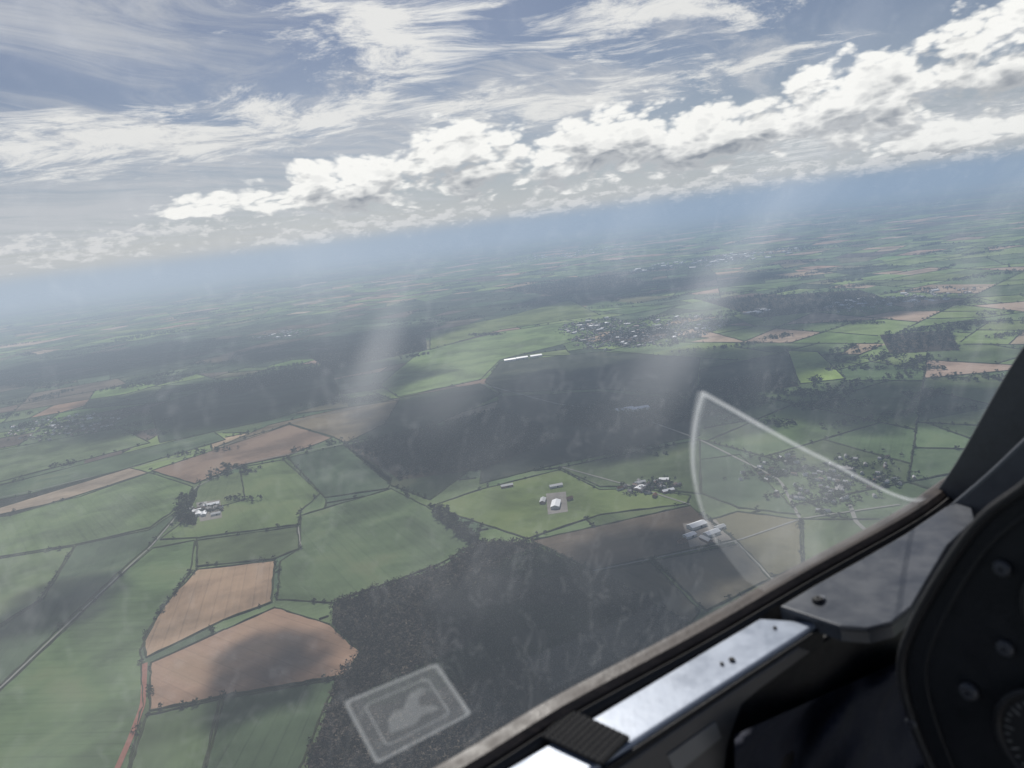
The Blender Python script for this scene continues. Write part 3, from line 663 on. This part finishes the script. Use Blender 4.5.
def screw(px,py,z,r,par,nrm=Z,pt=None,mat=K_steel):
    c=sill(px,py,z) if pt is None else on(px,py,pt,nrm)
    a=nrm.orthogonal().normalized(); b=nrm.cross(a); V=[];n=16
    for rr,h in((r,0),(r,r*.35),(r*.75,r*.6),(r*.3,r*.62),(r*.28,r*.3)):
        V+=[c+a*math.cos(6.2832*i/n)*rr+b*math.sin(6.2832*i/n)*rr+nrm*h for i in range(n)]
    Fs=[(k*n+i,k*n+(i+1)%n,(k+1)*n+(i+1)%n,(k+1)*n+i) for k in range(4) for i in range(n)]+[tuple(4*n+i for i in range(n))]
    obj("screw",V,Fs,mat,par)
screw(818,601,ZS+.009,.006,sp_,mat=K_black); screw(822,599,ZS+.009,.004,sp_)
screw(732,660,ZS-.001,.003,sp_,mat=K_black); screw(722,664,ZS-.001,.002,sp_,mat=K_black); screw(775,628,ZS-.001,.002,sp_,mat=K_black)
velcro=empty("velcro_pad")
vp=[(570,708),(630,736),(602,764),(540,735)]
vv=[sill(px,py,ZS+.003) for px,py in vp]; prism("backing",vv,Z*-.004,K_rub,velcro,.001)
V=[];Fs=[]
for i in range(11):
    for j in range(9):
        u,v=(i+.5)/11,(j+.5)/9; c=(vv[0]*(1-u)+vv[1]*u)*(1-v)+(vv[3]*(1-u)+vv[2]*u)*v; k=len(V); s=.0017
        V+=[c+ax*s,c+wx*s,c-ax*s,c-wx*s,c+Z*.0022]; Fs+=[(k,k+1,k+4),(k+1,k+2,k+4),(k+2,k+3,k+4),(k+3,k,k+4)]
obj("hooks",V,Fs,cmat("velcro_hooks",(.06,.06,.062),.8),velcro)
sw=empty("cockpit_side_wall")
prism("liner",[loc(-1.3,.070,ZS-.03),loc(1.6,.070,ZS-.03),loc(1.6,.05,-1.05),loc(-1.3,.05,-1.05)],wx*-.01,K_black,sw)
prism("outer_skin",[loc(-1.3,-.02,ZS-.031),loc(1.6,-.02,ZS-.031),loc(1.6,-.01,-1.1),loc(-1.3,-.01,-1.1)],wx*.01,K_skin,sw)
prism("floor",[loc(-1.3,-.01,-1.08),loc(1.6,-.01,-1.08),loc(1.6,1.0,-1.08),loc(-1.3,1.0,-1.08)],Z*-.02,K_black,sw)
prism("far_wall",[loc(-1.3,.97,ZS),loc(1.6,.97,ZS),loc(1.6,.97,-1.06),loc(-1.3,.97,-1.06)],wx*.03,K_skin,sw)
pw=loc(0,.078,0)
def wallp(px,py,o=0): return on(px,py,pw+wx*o,wx)
prism("trim_panel",[wallp(*p) for p in [(612,775),(660,742),(740,688),(800,648),(812,652),(760,690),(742,705),(728,745),(722,800),(600,800)]],wx*-.005,K_wall,sw,.002)
prism("placard",[wallp(*p,.002) for p in [(668,756),(716,722),(722,738),(676,775)]],wx*-.0015,K_white,sw,.0004)
V=[];Fs=[];nx_,ny_=26,22
for i in range(nx_+1):
    for j in range(ny_+1):
        u,v=i/nx_,j/ny_; px=735+(925-735)*u; py=735-85*u+ (120+40*u)*v
        o=.012+.022*math.sin(u*9+v*5+math.sin(v*7)*1.2)*math.sin(v*3+.6)+.006*math.sin(u*23+v*11); V.append(wallp(px,py,o))
for i in range(nx_):
    for j in range(ny_): q=i*(ny_+1)+j; Fs.append((q,q+1,q+ny_+2,q+ny_+1))
obj("fabric_pocket",V,Fs,K_navy,sw,smooth=True)
ip=empty("instrument_panel")
pp=ax*.55
def pan(px,py,o=0): return on(px,py,pp-ax*o,ax)
outl=[(1150,440),(1060,462),(1024,488),(985,517),(952,560),(918,618),(903,662),(911,710),(933,765),(960,820),(1010,900),(1300,900),(1300,430)]
op=smooth_pts([pan(*p) for p in outl[:11]],4)+[pan(*outl[11]),pan(*outl[12])]
prism("panel_face",op,ax*.10,K_panel,ip,.003)
tube("rim",[p-ax*.002 for p in op[:-2]],.004,K_black,ip)
inner=smooth_pts([pan(*p,.004) for p in [(1060,492),(1024,516),(990,545),(962,585),(938,630),(926,668),(932,710),(950,760),(975,820)]],4)
tube("inner_bead",inner,.0012,K_black,ip)
for p,r in (((1003,568),.006),((1006,648),.006),((970,691),.007),((912,723),.005)): screw(*p,0,r,ip,-ax,pp-ax*.003,K_grey)
def gauge(px,py,r):
    c=pan(px,py,.004); a=wx; b=Z
    ring=[c+a*math.cos(i/40*6.2832)*r+b*math.sin(i/40*6.2832)*r-ax*.004 for i in range(41)]
    tube("gauge_bezel",ring,.003,K_black,ip)
    obj("gauge_dial",[c+(p-c)*.97 for p in ring[:-1]],[tuple(range(40))],K_black,ip)
    V=[];Fs=[]
    for i in range(36):
        t=i/36*6.2832; e1=a*math.cos(t)+b*math.sin(t); e2=-a*math.sin(t)+b*math.cos(t); k=len(V); L=.78 if i%3 else .70
        V+=[c-ax*.006+e1*r*.86+e2*.0005,c-ax*.006+e1*r*.86-e2*.0005,c-ax*.006+e1*r*L-e2*.0005,c-ax*.006+e1*r*L+e2*.0005]; Fs.append((k,k+1,k+2,k+3))
    k=len(V); V+=[c-ax*.007+b*r*.6,c-ax*.007+a*.003,c-ax*.007-b*r*.15,c-ax*.007-a*.003]; Fs.append((k,k+1,k+2,k+3))
    obj("gauge_markings",V,Fs,K_white,ip)
gauge(1062,745,.04); gauge(1095,620,.04)
cg=empty("glare_shield")
bt=(B0).dot(ax)
def blk(px,py,o=0): return on(px,py,ax*(bt+.02-o),ax)
prism("nose_deck",smooth_pts([blk(*p) for p in [(936,491),(952,468),(968,441),(985,410),(1002,380),(1024,345),(1060,300),(1120,265)]],4)+[blk(1300,260),blk(1300,640),blk(980,640)],ax*.5,cmat("dark_grey_deck",(.085,.088,.095),.45,0,.2,200,.25),cg,.003)
prism("coaming_roll",smooth_pts([blk(*p,.03) for p in [(944,509),(985,474),(1024,437),(1060,405),(1120,372)]],4)+[blk(1300,330,.03),blk(1300,640,.03),blk(960,640,.03)],ax*.03,K_plate,cg,.006)
sc.render.engine='CYCLES'
print("TOTAL",time.time()-T0)
